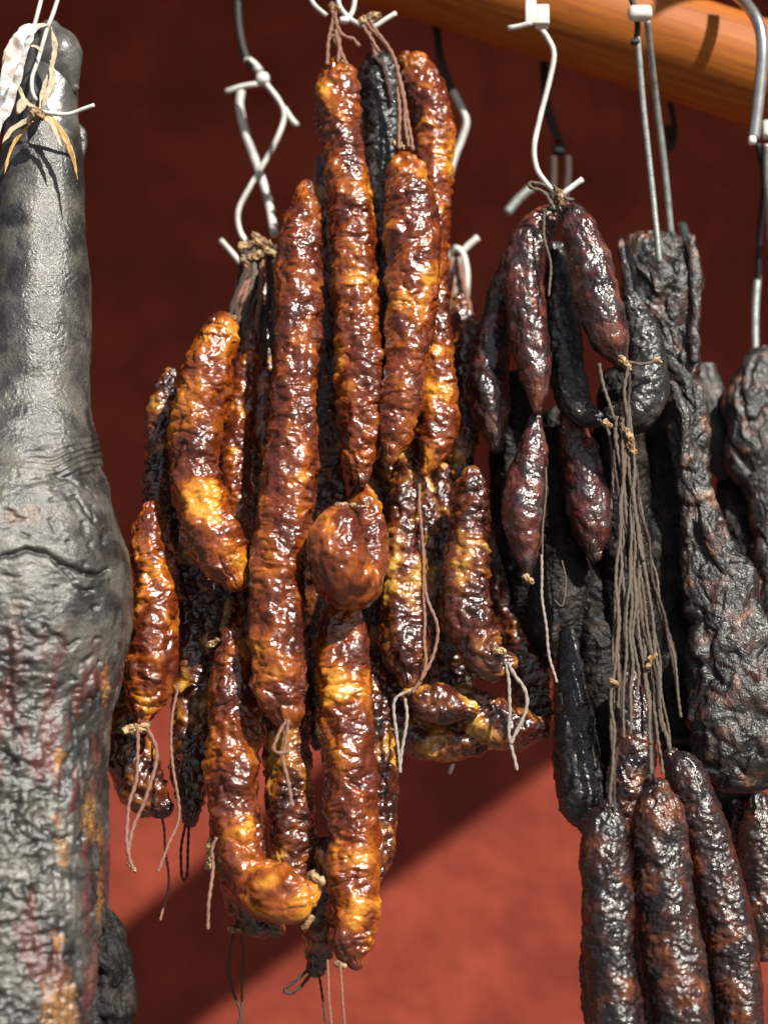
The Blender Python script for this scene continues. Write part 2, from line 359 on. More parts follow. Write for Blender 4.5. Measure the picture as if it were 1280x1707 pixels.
# round pole
def pole():
    a = P(240, -205, .05); b = P(1900, 325, .09); ax = b-a; L = np.linalg.norm(ax); ax /= L
    t = thing('wooden_pole', 'thick round orange varnished wooden pole the hooks hang from', 'pole', a)
    v = np.cross(ax, (0, 1, 0)); v /= np.linalg.norm(v); u = np.cross(v, ax); r = 94*K*1.04; m = 64; n = 30; V = []
    for i in range(n+1):
        for j in range(m):
            th = 2*math.pi*j/m; V.append((i/n*L, math.cos(th)*r, math.sin(th)*r))
    F = [(i*m+j, i*m+(j+1) % m, (i+1)*m+(j+1) % m, (i+1)*m+j) for i in range(n) for j in range(m)]
    F += [tuple(range(m)), tuple(n*m+j for j in range(m))[::-1]]
    me = bpy.data.meshes.new('shaft'); me.from_pydata(V, [], F); me.polygons.foreach_set('use_smooth', np.ones(len(F), dtype=bool)); me.materials.append(woodm)
    o = bpy.data.objects.new('shaft', me); C.objects.link(o); o.parent = t
    from mathutils import Matrix
    o.matrix_local = Matrix(((ax[0], u[0], v[0], 0), (ax[1], u[1], v[1], 0), (ax[2], u[2], v[2], 0), (0, 0, 0, 1)))
pole()
# ------------------------------------------------------------------ wires, strings, ribbons
def strand(name, pts, r, d, mat, parent, ply=False, taper=False, flat=1.0, jit=0.0, step=None, frame_up=None):
    W = px2w(pts, d, rdef=r); stp = step or (.0011 if ply else .0022)
    R = spline(W, stp); Cn = R[:, :3].copy(); rr = R[:, 3].copy(); n = len(Cn); m = 10 if ply else 12
    if jit:
        q = Cn*38+RNG.uniform(0, 50); Cn += jit*K*np.stack([pn(q), pn(q+9), pn(q+19)*.2], 1)
    if taper: rr *= np.linspace(1, .45, n)
    T, U, V = frames(Cn); th = np.linspace(0, 2*math.pi, m, endpoint=False)
    if ply:
        s = np.concatenate([[0], np.cumsum(np.linalg.norm(np.diff(Cn, axis=0), axis=1))])
        ph = s/(r*K*5.2)*math.pi
        k = .62+.5*np.abs(np.cos(th[None]-ph[:, None]))
    else: k = np.ones((n, m))
    N = U[:, None]*np.cos(th)[None, :, None]*flat+V[:, None]*np.sin(th)[None, :, None]
    Vv = (Cn[:, None]+N*(rr[:, None]*k)[..., None]).reshape(-1, 3)
    i, j = np.meshgrid(np.arange(n-1), np.arange(m), indexing='ij'); j2 = (j+1) % m
    F = [tuple(x) for x in np.stack([i*m+j, i*m+j2, (i+1)*m+j2, (i+1)*m+j], -1).reshape(-1, 4).tolist()]
    F += [tuple(range(m))[::-1], tuple((n-1)*m+q for q in range(m))]
    return link_mesh(name, Vv, F, mat, parent)
def ribbon(name, pts, wd, d, mat, parent, crump=3, th=.0005, nw=8, twist=0.0, cf=160):
    """a crumpled strip: pts (px,py,width[,depth])"""
    W = px2w(pts, d); R = spline(W, .0015); Cn = R[:, :3]; ww = np.linspace(0, 1, len(R)); wr = R[:, 3]*((.75 if cf == 160 else 1)*(1+(.35 if cf == 160 else .12)*pn(R[:, :3]*(260 if cf == 160 else 90)))*np.clip(np.minimum(ww, 1-ww)*6, .25, 1)); T, U, V = frames(Cn); n = len(Cn)
    a = np.linspace(-1, 1, nw)
    tw = np.linspace(0, twist, n)[:, None, None]
    side = U[:, None]*np.cos(tw)+V[:, None]*np.sin(tw); fr = -U[:, None]*np.sin(tw)+V[:, None]*np.cos(tw)
    G = Cn[:, None]+side*(a[None, :, None]*wr[:, None, None]); q = G.reshape(-1, 3)*cf+RNG.uniform(0, 50); q = q+.5*np.abs(pn(q*1.3))[:, None]
    dd = (crump*K*(pn(q)+.6*pn(q*2.3))).reshape(n, nw)
    top = G+fr*dd[..., None]; bot = top+fr*th
    Vv = np.vstack([top.reshape(-1, 3), bot.reshape(-1, 3)]); N = n*nw; F = []
    for i in range(n-1):
        for j in range(nw-1):
            A = i*nw+j; F.append((A, A+1, A+nw+1, A+nw)); F.append((N+A+nw, N+A+nw+1, N+A+1, N+A))
        A = i*nw; F.append((A, A+nw, N+A+nw, N+A)); A = i*nw+nw-1; F.append((A+nw, A, N+A, N+A+nw))
    for i in (0, n-1):
        for j in range(nw-1): A = i*nw+j; F.append((A, N+A, N+A+1, A+1) if i == 0 else (A+1, N+A+1, N+A, A))
    return link_mesh(name, Vv, F, mat, parent)
def block(name, px, py, d, w, h, dep, mat, parent, bev=3, rot=0):
    """rounded block, sizes in photo pixels"""
    import bmesh
    from mathutils import Matrix
    bm = bmesh.new(); bmesh.ops.create_cube(bm, size=1)
    bmesh.ops.scale(bm, vec=(w*K, dep*K, h*K), verts=bm.verts)
    bmesh.ops.bevel(bm, geom=list(bm.edges), offset=bev*K, segments=3, affect='EDGES', profile=.5)
    bmesh.ops.rotate(bm, matrix=Matrix.Rotation(rot, 3, 'Y'), verts=bm.verts)
    me = bpy.data.meshes.new(name); bm.to_mesh(me); bm.free(); me.materials.append(mat)
    for p in me.polygons: p.use_smooth = True
    o = bpy.data.objects.new(name, me); C.objects.link(o); q = P(px, py, d)
    o.location = tuple(q-np.array(parent.location)) if parent else tuple(q); o.parent = parent; return o
def st_knot(X, r, X0):
    return r*(.55*pn(X/r*.9)+.3*pn(X/r*2.1)-.25*crease(X/r*.8, .15)), fbm(X/r*.5, 2)
def to_px(V):
    yy = V[:, 1]+CAM_D*CT; zz = V[:, 2]+CAM_D*ST; dep = yy*CT+zz*ST; up = -yy*ST+zz*CT
    return V[:, 0]/dep*CAM_D/K+640, 853.5-up/dep*CAM_D/K
def spot_edit(spots):                          # where the larger patches of fat sit on a sausage
    def f(V, N, fat, ext):
        px, py = to_px(V); q = V*180; px = px+9*pn(q); py = py+9*pn(q+20); g = 0
        for sp in spots:
            ry = sp[4] if len(sp) > 4 else sp[2]
            g = g+sp[3]*np.exp(-((px-sp[0])/sp[2])**2-((py-sp[1])/ry)**2)
        return V, fat+g, ext
    return f
# ------------------------------------------------------------------ sausages
from functools import partial
STY = {'amber': partial(st_gloss), 'brown': partial(st_gloss, wr=1.25, lump=1.3), 'dark': st_smooth, 'walnut': st_wrinkly, 'black': st_wrinkly, 'char_shade': st_wrinkly}
def sausage(mat, pts, d, label, group, fat=0.0, strings=(), knots=(), style=None, res=1.0, twine='twine', spots=()):
    t = thing('smoked_sausage', label, 'sausage', P(pts[0][0], pts[0][1], pts[0][3] if len(pts[0]) > 3 else d), group)
    f = STY[style or mat]
    g = (lambda X, r, X0: (lambda a: (a[0], a[1]+fat))(f(X, r, X0)))
    tube_body('casing', pts, d, M[mat], t, g, res=res, pleat=.2, edit=spot_edit(spots) if spots else None)
    for k in knots: tube_body('casing_end', [(k[0], k[1], k[4] if len(k) > 4 else 7), (k[2], k[3], (k[4] if len(k) > 4 else 7)*.8)], (k[5] if len(k) > 5 else d-.004), M['knot'], t, st_knot, res=1.6)
    for s in strings:
        s = dict(s) if isinstance(s, dict) else dict(p=s)
        strand('string', s['p'], s.get('r', 3.2), s.get('d', d-.01), M[s.get('m', twine)], t, ply=True, jit=s.get('j', 5))
    return t
GC = 'amber glossy sausages hanging in the middle'
GM = 'brown sausages hanging behind the amber ones'
GR = 'dark sausages hanging on the right hook'
GL = 'wrinkled sausages hanging low at the right'
exec_list = []
# --- amber cluster, front row
sausage('amber', [(512, 312, 14), (510, 334, 24), (503, 378, 33), (497, 450, 39), (494, 550, 39), (492, 650, 38), (487, 750, 43), (477, 850, 48), (463, 950, 48), (460, 1050, 46), (464, 1120, 47), (468, 1165, 43), (476, 1188, 30)], -.035,
        'longest amber sausage left of centre, full length in view, twine loop under its rounded bottom', GC, spots=[(500, 378, 34, 0.55), (522, 660, 18, 0.3, 30), (455, 900, 30, 0.15), (440, 1000, 22, 0.25, 60)], fat=-.12,
        strings=[[(480, 1200), (465, 1225), (456, 1250), (470, 1256), (484, 1250)], [(484, 1200), (478, 1235), (474, 1265), (482, 1300), (487, 1345)]], knots=[(474, 1203, 484, 1206, 8)])
sausage('amber', [(562, 108, 16), (562, 124, 31), (564, 180, 37), (570, 250, 37), (583, 330, 40), (588, 420, 42), (595, 520, 42), (600, 620, 42), (602, 700, 38), (601, 760, 29), (600, 798, 15)], -.022,
        'amber sausage with an orange top tied highest, under the white wire hook', GC, spots=[(560, 128, 34, 0.5), (600, 440, 34, 0.45, 46), (572, 612, 22, 0.55), (585, 545, 30, -0.3), (575, 230, 40, -0.2)], fat=-.02,
        strings=[[(556, 20), (550, 60), (545, 108)], [(558, 22), (566, 66), (566, 105)], [(562, 50), (570, 80), (578, 110)], [(552, 18), (560, 40), (572, 60), (588, 66), (600, 78)]], knots=[(556, 60, 562, 74, 5, -.03), (553, 10, 564, 16, 6, -.03)])
sausage('black', [(628, 98, 16), (632, 116, 33), (635, 180, 34), (638, 260, 32), (642, 350, 30), (640, 450, 28), (638, 560, 22)], -.003,
        'soot-black sausage between the amber ones at the top', GC, strings=[[(616, 45), (622, 75), (626, 98)], dict(p=[(622, 92), (640, 110), (648, 150), (652, 170)], m='darktwine', r=4, d=-.020)])
sausage('amber', [(678, 100, 16), (692, 112, 27), (709, 150, 34), (721, 210, 36), (723, 280, 34), (719, 360, 32), (721, 450, 29), (724, 540, 29), (726, 620, 32), (729, 690, 36), (727, 735, 33), (716, 768, 20), (707, 786, 9)], -.004,
        'amber sausage with curved top at the right edge of its cluster, ending in a point', GC, spots=[(724, 645, 34, 0.6), (735, 745, 30, 0.25), (745, 290, 16, 0.3, 60), (700, 160, 20, -0.2)], fat=.12)
sausage('amber', [(666, 252, 10), (672, 270, 27), (677, 310, 40), (686, 380, 47), (688, 450, 48), (684, 530, 44), (679, 600, 39), (668, 670, 35), (657, 730, 27), (650, 762, 12)], -.028,
        'plump amber sausage hanging just under the black one with a yellow knot on top', GC, spots=[(690, 455, 40, 0.5, 32), (676, 330, 30, -0.1), (700, 600, 20, 0.2)], fat=-.02,
        strings=[[(612, 38), (640, 70), (662, 115), (672, 170), (680, 245)], [(618, 36), (652, 88), (668, 140), (676, 200), (686, 250)], [(608, 42), (625, 75), (634, 88)], [(660, 110), (664, 180), (668, 250)]], knots=[(660, 240, 672, 246, 8, -.034), (604, 34, 630, 26, 8, -.03)])
sausage('amber', [(368, 548, 30), (363, 562, 36), (352, 600, 42), (337, 660, 46), (328, 720, 45), (326, 780, 44), (335, 840, 47), (352, 885, 51), (368, 922, 48), (382, 946, 40), (391, 964, 24)], -.03,
        'fat curved bright amber sausage hanging upper left of the cluster', GC, spots=[(352, 585, 44, 0.45), (330, 645, 22, 0.2), (348, 835, 46, 0.6), (400, 950, 22, 0.6, 34), (312, 905, 26, -0.3), (345, 700, 36, -0.4)], fat=.08, knots=[(372, 528, 392, 530, 6)])
sausage('brown', [(284, 625, 14), (276, 650, 22), (270, 700, 26), (266, 780, 27), (262, 850, 26), (258, 900, 20)], .012,
        'thin dark brown sausage at the left edge, behind the fat curved one', GC)
sausage('amber', [(252, 850, 16), (252, 880, 28), (250, 920, 32), (257, 970, 36), (259, 1030, 42), (255, 1095, 45), (247, 1145, 39), (240, 1180, 28), (236, 1202, 15)], -.012,
        'amber sausage lowest at the left edge beside the ham, with two twisted strings', GC, spots=[(250, 890, 22, 0.25), (226, 1095, 22, 0.5), (240, 1022, 18, 0.35), (228, 1160, 26, 0.45)], fat=.03,
        strings=[[(228, 1212), (230, 1250), (228, 1300), (214, 1350), (210, 1395), (214, 1425), (222, 1450)], [(246, 1210), (258, 1250), (256, 1295), (236, 1345), (220, 1390), (214, 1425)]], knots=[(210, 1218, 246, 1208, 8), (226, 1222, 240, 1216, 7), (216, 1440, 226, 1452, 4)])
sausage('amber', [(606, 806, 10, -.01), (608, 840, 26, -.012), (614, 890, 32, -.014), (612, 945, 36, -.02), (592, 972, 44, -.035), (570, 952, 54, -.05), (560, 908, 48, -.056), (566, 872, 36, -.054), (573, 850, 14, -.05)], -.03,
        'amber sausage curled into a ball shape in the middle, pale knot on its top', GC, spots=[(556, 885, 20, 0.3), (612, 965, 16, 0.3), (575, 960, 30, -0.2)], fat=-.05, knots=[(562, 842, 590, 842, 5, -.052), (570, 846, 612, 844, 3, -.05)])
sausage('amber', [(572, 1000, 22), (570, 1035, 38), (569, 1100, 47), (575, 1200, 47), (584, 1300, 45), (590, 1400, 44), (588, 1480, 45), (586, 1550, 43), (588, 1585, 34), (592, 1602, 16)], -.012,
        'long straight amber sausage reaching lowest, below the curled ball', GC, spots=[(562, 1140, 46, 0.55), (560, 1220, 26, 0.25), (600, 1420, 42, 0.6), (572, 1500, 36, 0.35), (585, 1330, 44, -0.35)], fat=.05,
        strings=[dict(p=[(546, 1600), (550, 1650), (553, 1720)], r=2), dict(p=[(566, 1605), (572, 1650), (578, 1710)], r=2)], knots=[(562, 1606, 574, 1610, 6)])
sausage('amber', [(385, 1060, 18), (388, 1095, 36), (389, 1180, 42), (388, 1280, 47), (392, 1360, 45), (402, 1425, 46), (425, 1472, 46), (460, 1490, 50, -.03), (492, 1490, 46, -.035), (516, 1480, 26, -.035), (530, 1470, 10, -.035)], -.012,
        'amber sausage at bottom left bending into a bright yellow rounded end', GC, spots=[(462, 1474, 44, 0.95, 32), (425, 1345, 20, 0.5, 40), (350, 1355, 16, 0.4), (390, 1200, 44, -0.4, 110), (400, 1400, 30, -0.15)], fat=.06,
        strings=[dict(p=[(362, 1395), (348, 1425), (346, 1480), (344, 1550)], r=3, m='twine', j=9)], knots=[(520, 1460, 536, 1470, 9, -.04), (508, 1545, 520, 1530, 6, -.035), (354, 1405, 350, 1445, 9, -.012), (350, 1075, 362, 1068, 6)])
sausage('brown', [(476, 1110, 20), (479, 1160, 38), (480, 1260, 42), (483, 1350, 42), (490, 1420, 40), (496, 1455, 26)], .014,
        'shaded brown sausage between the two lowest amber ones', GC, spots=[(455, 1330, 14, 0.5, 28), (458, 1430, 22, 0.5)], fat=.05)
sausage('amber', [(419, 560, 12), (412, 610, 22), (402, 680, 26), (393, 750, 29), (392, 820, 30), (398, 880, 24), (400, 915, 12)], .006,
        'narrow amber sausage squeezed between the fat curved one and the longest one', GC, fat=.02)
sausage('amber', [(442, 630, 16), (439, 665, 20), (439, 720, 21), (446, 765, 12)], .006, 'short smooth amber piece half hidden beside the longest sausage', GC, fat=.02, style='dark')
# --- shaded back row
BK = 'shaded sausages at the back of the middle cluster'
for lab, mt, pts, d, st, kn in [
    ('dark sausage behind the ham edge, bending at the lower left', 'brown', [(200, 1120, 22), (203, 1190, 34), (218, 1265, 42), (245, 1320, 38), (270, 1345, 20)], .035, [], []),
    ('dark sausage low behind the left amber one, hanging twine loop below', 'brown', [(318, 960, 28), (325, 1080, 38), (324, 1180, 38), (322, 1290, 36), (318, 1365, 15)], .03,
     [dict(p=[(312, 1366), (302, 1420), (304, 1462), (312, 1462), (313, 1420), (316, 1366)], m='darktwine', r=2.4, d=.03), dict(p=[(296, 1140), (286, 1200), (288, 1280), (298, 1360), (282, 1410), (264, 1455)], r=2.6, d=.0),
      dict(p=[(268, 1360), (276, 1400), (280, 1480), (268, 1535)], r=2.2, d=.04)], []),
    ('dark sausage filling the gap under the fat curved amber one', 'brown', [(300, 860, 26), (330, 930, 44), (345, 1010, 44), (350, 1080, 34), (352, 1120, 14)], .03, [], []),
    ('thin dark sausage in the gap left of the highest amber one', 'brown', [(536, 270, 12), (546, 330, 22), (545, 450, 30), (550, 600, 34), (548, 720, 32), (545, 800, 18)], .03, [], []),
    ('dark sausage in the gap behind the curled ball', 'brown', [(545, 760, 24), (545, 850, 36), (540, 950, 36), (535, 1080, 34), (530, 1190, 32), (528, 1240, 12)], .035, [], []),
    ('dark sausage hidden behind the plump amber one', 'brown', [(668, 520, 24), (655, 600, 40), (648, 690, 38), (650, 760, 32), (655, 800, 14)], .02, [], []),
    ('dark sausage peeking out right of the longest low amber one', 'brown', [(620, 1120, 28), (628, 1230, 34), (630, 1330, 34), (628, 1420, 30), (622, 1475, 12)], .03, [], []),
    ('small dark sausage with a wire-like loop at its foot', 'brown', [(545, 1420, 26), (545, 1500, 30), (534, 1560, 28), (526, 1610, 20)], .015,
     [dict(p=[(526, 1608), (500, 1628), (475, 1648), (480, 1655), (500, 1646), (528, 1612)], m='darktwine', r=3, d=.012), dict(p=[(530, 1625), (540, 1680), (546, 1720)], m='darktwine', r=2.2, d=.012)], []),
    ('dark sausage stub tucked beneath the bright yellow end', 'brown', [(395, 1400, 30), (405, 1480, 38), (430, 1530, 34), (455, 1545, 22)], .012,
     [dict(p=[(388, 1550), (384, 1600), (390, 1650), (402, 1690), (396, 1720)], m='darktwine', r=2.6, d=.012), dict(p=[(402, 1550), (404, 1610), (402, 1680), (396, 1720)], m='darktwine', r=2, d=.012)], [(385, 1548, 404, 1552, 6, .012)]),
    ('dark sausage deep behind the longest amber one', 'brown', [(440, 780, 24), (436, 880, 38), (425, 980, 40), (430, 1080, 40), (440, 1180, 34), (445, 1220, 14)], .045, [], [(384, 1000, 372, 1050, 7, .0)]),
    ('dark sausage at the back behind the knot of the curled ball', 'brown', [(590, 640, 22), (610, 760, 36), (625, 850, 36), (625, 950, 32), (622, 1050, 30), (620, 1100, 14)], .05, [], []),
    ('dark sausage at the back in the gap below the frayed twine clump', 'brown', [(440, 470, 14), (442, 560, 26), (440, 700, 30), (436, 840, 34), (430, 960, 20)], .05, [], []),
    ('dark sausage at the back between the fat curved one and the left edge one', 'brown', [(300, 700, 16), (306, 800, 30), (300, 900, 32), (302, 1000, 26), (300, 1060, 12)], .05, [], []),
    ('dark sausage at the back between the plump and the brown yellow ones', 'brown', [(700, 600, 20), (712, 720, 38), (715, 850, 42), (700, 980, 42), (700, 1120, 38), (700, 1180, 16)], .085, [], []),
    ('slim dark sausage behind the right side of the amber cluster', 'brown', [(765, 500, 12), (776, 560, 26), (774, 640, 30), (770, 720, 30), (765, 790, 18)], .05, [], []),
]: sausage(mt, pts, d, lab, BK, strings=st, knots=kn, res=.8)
# --- brown middle cluster
for lab, pts, d, fat, st, kn in [
    ('long brown and yellow sausage with twine running down its right side', [(690, 742, 12), (682, 775, 24), (675, 840, 31), (672, 900, 35), (673, 970, 39), (674, 1040, 41), (678, 1095, 41), (684, 1125, 26)], .012, .22,
     [dict(p=[(696, 770), (700, 860), (704, 960), (706, 1060), (712, 1105), (704, 1135)], r=2.8, d=-.0), dict(p=[(698, 900), (712, 990), (726, 1040), (722, 1085), (704, 1130), (686, 1155)], r=3, d=0.0),
      dict(p=[(688, 1150), (660, 1165), (655, 1195), (662, 1245), (666, 1288)], r=2.8, d=.0, m='paletwine'), dict(p=[(674, 1165), (678, 1200), (670, 1250), (666, 1288)], r=2.8, d=.0, m='paletwine')], []),
    ('narrow brown sausage just right of the yellow-brown one', [(706, 790, 14), (712, 850, 19), (715, 950, 19), (713, 1060, 17), (710, 1100, 9)], .045, .14, [], []),
    ('thin brown sausage at the left of the brown cluster', [(642, 800, 12), (637, 830, 18), (632, 900, 18), (628, 960, 16), (626, 1100, 20), (628, 1150, 10)], .045, .12, [dict(p=[(680, 722), (664, 760), (650, 795)], r=2.6, m='paletwine', d=.03)], []),
    ('dull brown sausage with its top behind the pointed amber tip', [(741, 785, 14), (737, 830, 20), (735, 900, 22), (738, 1000, 24), (745, 1080, 20)], .05, .0, [], []),
    ('stout wrinkled brown sausage whose bottom turns right with a yellow spot', [(787, 792, 16), (788, 815, 29), (787, 870, 33), (779, 930, 39), (776, 985, 41), (785, 1040, 42), (800, 1085, 38), (822, 1106, 33), (843, 1103, 20)], .008, .04,
     [dict(p=[(842, 1104), (848, 1140), (850, 1180), (850, 1230), (860, 1285)], r=3, d=-.0, m='paletwine'), dict(p=[(844, 1104), (858, 1128), (872, 1148), (876, 1175), (862, 1215), (852, 1240)], r=3.4, d=.0, m='paletwine')], [(826, 1084, 838, 1086, 8, -.006)]),
    ('short yellow-brown sausage end lying sideways under the twine', [(690, 1160, 22), (714, 1170, 33), (748, 1177, 33), (778, 1184, 20)], .012, .25, [], []),
    ('brown sausage lying across the bottom of the brown cluster', [(636, 1150, 32), (660, 1200, 42), (700, 1226, 42), (748, 1232, 38), (790, 1226, 32)], .04, -.02, [dict(p=[(756, 1240), (755, 1270), (749, 1292)], r=4, m='darktwine', d=.04)], []),
    ('brown sausage end with a yellow tip at the bottom right of the brown cluster', [(770, 1180, 38), (820, 1206, 44), (865, 1214, 38), (895, 1216, 22)], .035, .16, [], []),
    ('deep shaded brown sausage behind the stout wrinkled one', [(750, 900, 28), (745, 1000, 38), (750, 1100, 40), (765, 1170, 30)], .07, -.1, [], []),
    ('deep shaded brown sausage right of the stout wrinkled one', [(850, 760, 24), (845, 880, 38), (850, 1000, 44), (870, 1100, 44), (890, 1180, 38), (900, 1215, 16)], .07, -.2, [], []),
]: sausage('brown', pts, d, lab, GM, fat=fat, strings=st, knots=kn, res=.9)
# --- dark cluster on the right hook
for lab, mt, pts, d, fat, st, kn in [
    ('dark reddish sausage bending over at the top left of the right hook', 'dark', [(924, 352, 14), (908, 366, 26), (884, 402, 33), (873, 465, 35), (879, 540, 34), (888, 600, 31), (894, 650, 22), (895, 682, 9)], -.012, .1,
     [dict(p=[(905, 350), (908, 400), (916, 440), (914, 495)], r=2.2, m='greytwine', d=-.035)], [(916, 345, 926, 350, 5, -.02)]),
    ('dark reddish sausage slanting down to the right from the hook knot', 'dark', [(942, 348, 14), (954, 360, 25), (973, 405, 33), (988, 460, 37), (1003, 520, 39), (1018, 568, 32), (1033, 600, 14)], -.03, .12,
     [dict(p=[(1036, 602), (1070, 608), (1098, 602)], r=3, m='greytwine', d=-.035)], [(1034, 598, 1048, 614, 7, -.038), (1092, 600, 1100, 604, 5, -.035)]),
    ('near-black sausage at the outer left of the right bundle', 'dark', [(846, 430, 12), (832, 500, 24), (817, 600, 33), (818, 680, 33), (828, 742, 14)], .02, -.1, [], []),
    ('sooty sausage hanging in the gap between the two reddish ones', 'black', [(927, 415, 14), (930, 470, 24), (938, 550, 29), (945, 620, 29), (962, 680, 26), (995, 700, 14)], .005, .0, [], []),
    ('speckled grey sausage behind the slanting one, its shiny round end showing', 'black', [(1050, 500, 16), (1070, 560, 28), (1078, 610, 34), (1074, 655, 38), (1055, 690, 34), (1022, 690, 18)], -.008, .3, [], []),
    ('diamond-shaped dark sausage with a tan stripe and tied lower tip', 'dark', [(892, 700, 12), (887, 750, 26), (877, 810, 36), (873, 865, 37), (877, 915, 24), (880, 958, 8)], .0, .1,
     [dict(p=[(902, 925), (906, 1000), (914, 1070), (926, 1138)], r=2.4, m='paletwine', d=-.01), dict(p=[(910, 780), (906, 860), (903, 925)], r=1.6, m='greytwine', d=-.01)], [(876, 962, 886, 970, 6, -.01)]),
    ('dark red-brown sausage in shade beside the hanging strings', 'dark', [(952, 680, 18), (962, 740, 33), (975, 820, 37), (985, 880, 35), (990, 925, 14)], .03, .05,
     [dict(p=[(975, 930), (983, 960), (978, 1000), (960, 1030)], r=1.6, m='greytwine', d=.0), dict(p=[(935, 935), (945, 970), (940, 1010), (925, 1000)], r=1.4, m='greytwine', d=.0)], []),
    ('black rough sausage bulging out at the lower left of the dark group', 'black', [(945, 1060, 14), (950, 1140, 24), (957, 1220, 34), (965, 1290, 42), (975, 1345, 40), (985, 1380, 18)], .03, .1, [], []),
    ('smooth brown sausage coloured shade-black behind the strings', 'char_shade', [(985, 930, 20), (995, 1000, 36), (1000, 1100, 42), (1010, 1200, 42), (1010, 1290, 36), (1008, 1330, 16)], .06, .05, [], []),  # black base colour stands in for the shade it hangs in
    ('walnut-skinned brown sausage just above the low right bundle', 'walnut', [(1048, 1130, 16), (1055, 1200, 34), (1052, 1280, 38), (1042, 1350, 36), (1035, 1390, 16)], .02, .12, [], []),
    ('sausage coloured shade-black deep in the gap left of the strings', 'char_shade', [(930, 700, 26), (925, 800, 38), (930, 900, 42), (935, 1000, 42), (950, 1080, 28)], .06, .0, [], []),  # this and the next two carry the gap's shade in their colour
    ('sausage coloured shade-black deep behind the strings', 'char_shade', [(1030, 640, 30), (1030, 740, 44), (1040, 860, 46), (1050, 980, 46), (1060, 1100, 40), (1065, 1150, 16)], .05, .0, [], []),
    ('sausage coloured shade-black deep behind the diamond-shaped one', 'char_shade', [(860, 640, 24), (858, 740, 40), (860, 850, 42), (880, 950, 40), (905, 1050, 36), (915, 1090, 14)], .055, .0, [], []),
]: sausage(mt, pts, d, lab, GR, fat=fat, strings=st, knots=kn)
# --- low right bundle
for lab, pts, d, fat in [
    ('leftmost sausage of the low right bundle, grey-violet top hung by two strings', [(1015, 1345, 16), (1012, 1368, 33), (1009, 1420, 40), (1010, 1500, 42), (1016, 1580, 42), (1024, 1660, 43), (1030, 1740, 43), (1034, 1800, 20)], -.035, .0),
    ('widest sausage of the low right bundle, orange streak down its middle', [(1098, 1312, 16), (1097, 1336, 38), (1098, 1400, 46), (1106, 1480, 49), (1116, 1560, 51), (1128, 1640, 51), (1140, 1740, 47), (1144, 1800, 20)], -.028, .16),
    ('rightmost sausage of the low right bundle, slanting with an orange shoulder', [(1118, 1258, 12), (1138, 1286, 32), (1160, 1340, 37), (1182, 1420, 38), (1202, 1500, 42), (1218, 1580, 43), (1230, 1680, 41), (1238, 1780, 30)], -.012, .06),
    ('sausage squeezed between the widest and the slanting one of the low right bundle', [(1140, 1390, 16), (1155, 1450, 28), (1166, 1540, 32), (1178, 1640, 34), (1186, 1760, 32)], .0, -.05),
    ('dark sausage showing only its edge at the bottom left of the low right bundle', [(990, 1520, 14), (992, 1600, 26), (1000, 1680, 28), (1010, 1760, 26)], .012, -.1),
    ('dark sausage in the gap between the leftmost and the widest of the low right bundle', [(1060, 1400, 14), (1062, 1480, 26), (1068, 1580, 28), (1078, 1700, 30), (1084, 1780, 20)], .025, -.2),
]: sausage('walnut', pts, d, lab, GL, fat=fat)
sausage('walnut', [(1262, 1340, 22), (1266, 1400, 36), (1270, 1480, 42), (1272, 1550, 36), (1272, 1590, 14)], .10, 'blurred brown sausage at the right edge behind the low bundle', None, fat=.1)
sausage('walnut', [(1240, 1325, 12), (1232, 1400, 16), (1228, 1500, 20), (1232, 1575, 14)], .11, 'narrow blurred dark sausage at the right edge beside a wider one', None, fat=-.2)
# ------------------------------------------------------------------ hanging meats on the right
def meat(label, pts, d, mat='meat', flat=.6, k=1., fat=0., res=.9, name='smoked_meat', edit=None, cap_k=.25, shreds=()):
    t = thing(name, label, 'smoked meat', P(pts[0][0], pts[0][1], d))
    tube_body('meat_piece', pts, d, M[mat], t, partial(st_meat, k=k, fatamt=fat), flat=flat, res=res, edit=edit, cap_k=cap_k)
    for q in shreds: tube_body('meat_shred', q, d-.012, M[mat], t, partial(st_meat, k=.45, fatamt=fat+.1), flat=.7, res=1.2)
    return t
meat('tall grey-brown slab of smoked pork hung from two wires, narrow waist and wide foot',
     [(1098, 402, 52), (1096, 425, 66), (1106, 480, 62), (1120, 540, 48), (1134, 600, 34), (1142, 660, 34), (1148, 720, 36), (1156, 800, 30), (1168, 880, 38), (1190, 960, 58), (1212, 1040, 72), (1226, 1120, 86), (1232, 1200, 92), (1236, 1270, 84), (1240, 1310, 50)], .03, fat=.04, k=1.25, shreds=[[(1038, 404, 9), (1046, 440, 14), (1056, 500, 13), (1070, 560, 8)], [(1150, 396, 8), (1156, 440, 12), (1158, 520, 10), (1156, 600, 9)], [(1080, 388, 6), (1084, 420, 10), (1092, 450, 7)], [(1120, 392, 6), (1124, 420, 9), (1128, 452, 7)], [(1168, 850, 6), (1184, 900, 12), (1204, 950, 10)], [(1120, 640, 8), (1138, 700, 13), (1140, 770, 10)]])
meat('slab of meat coloured shade-black behind the strings', [(1078, 640, 26), (1090, 720, 46), (1102, 850, 62), (1115, 1000, 74), (1128, 1130, 70), (1140, 1230, 44)], .065, mat='char_shade')  # shade is put into its black colour
meat('blurred chunk of crusted meat at the right edge of the photo', [(1290, 590, 24), (1272, 622, 46), (1258, 690, 54), (1262, 760, 50), (1282, 820, 44), (1296, 880, 44), (1300, 960, 54), (1302, 1080, 60)], .10, fat=.08, k=1.1)
meat('blurred reddish sliver of meat between the tall slab and the right edge', [(1172, 610, 20), (1186, 680, 32), (1200, 750, 30), (1216, 810, 18), (1232, 868, 9)], .12, fat=.08, k=.5)
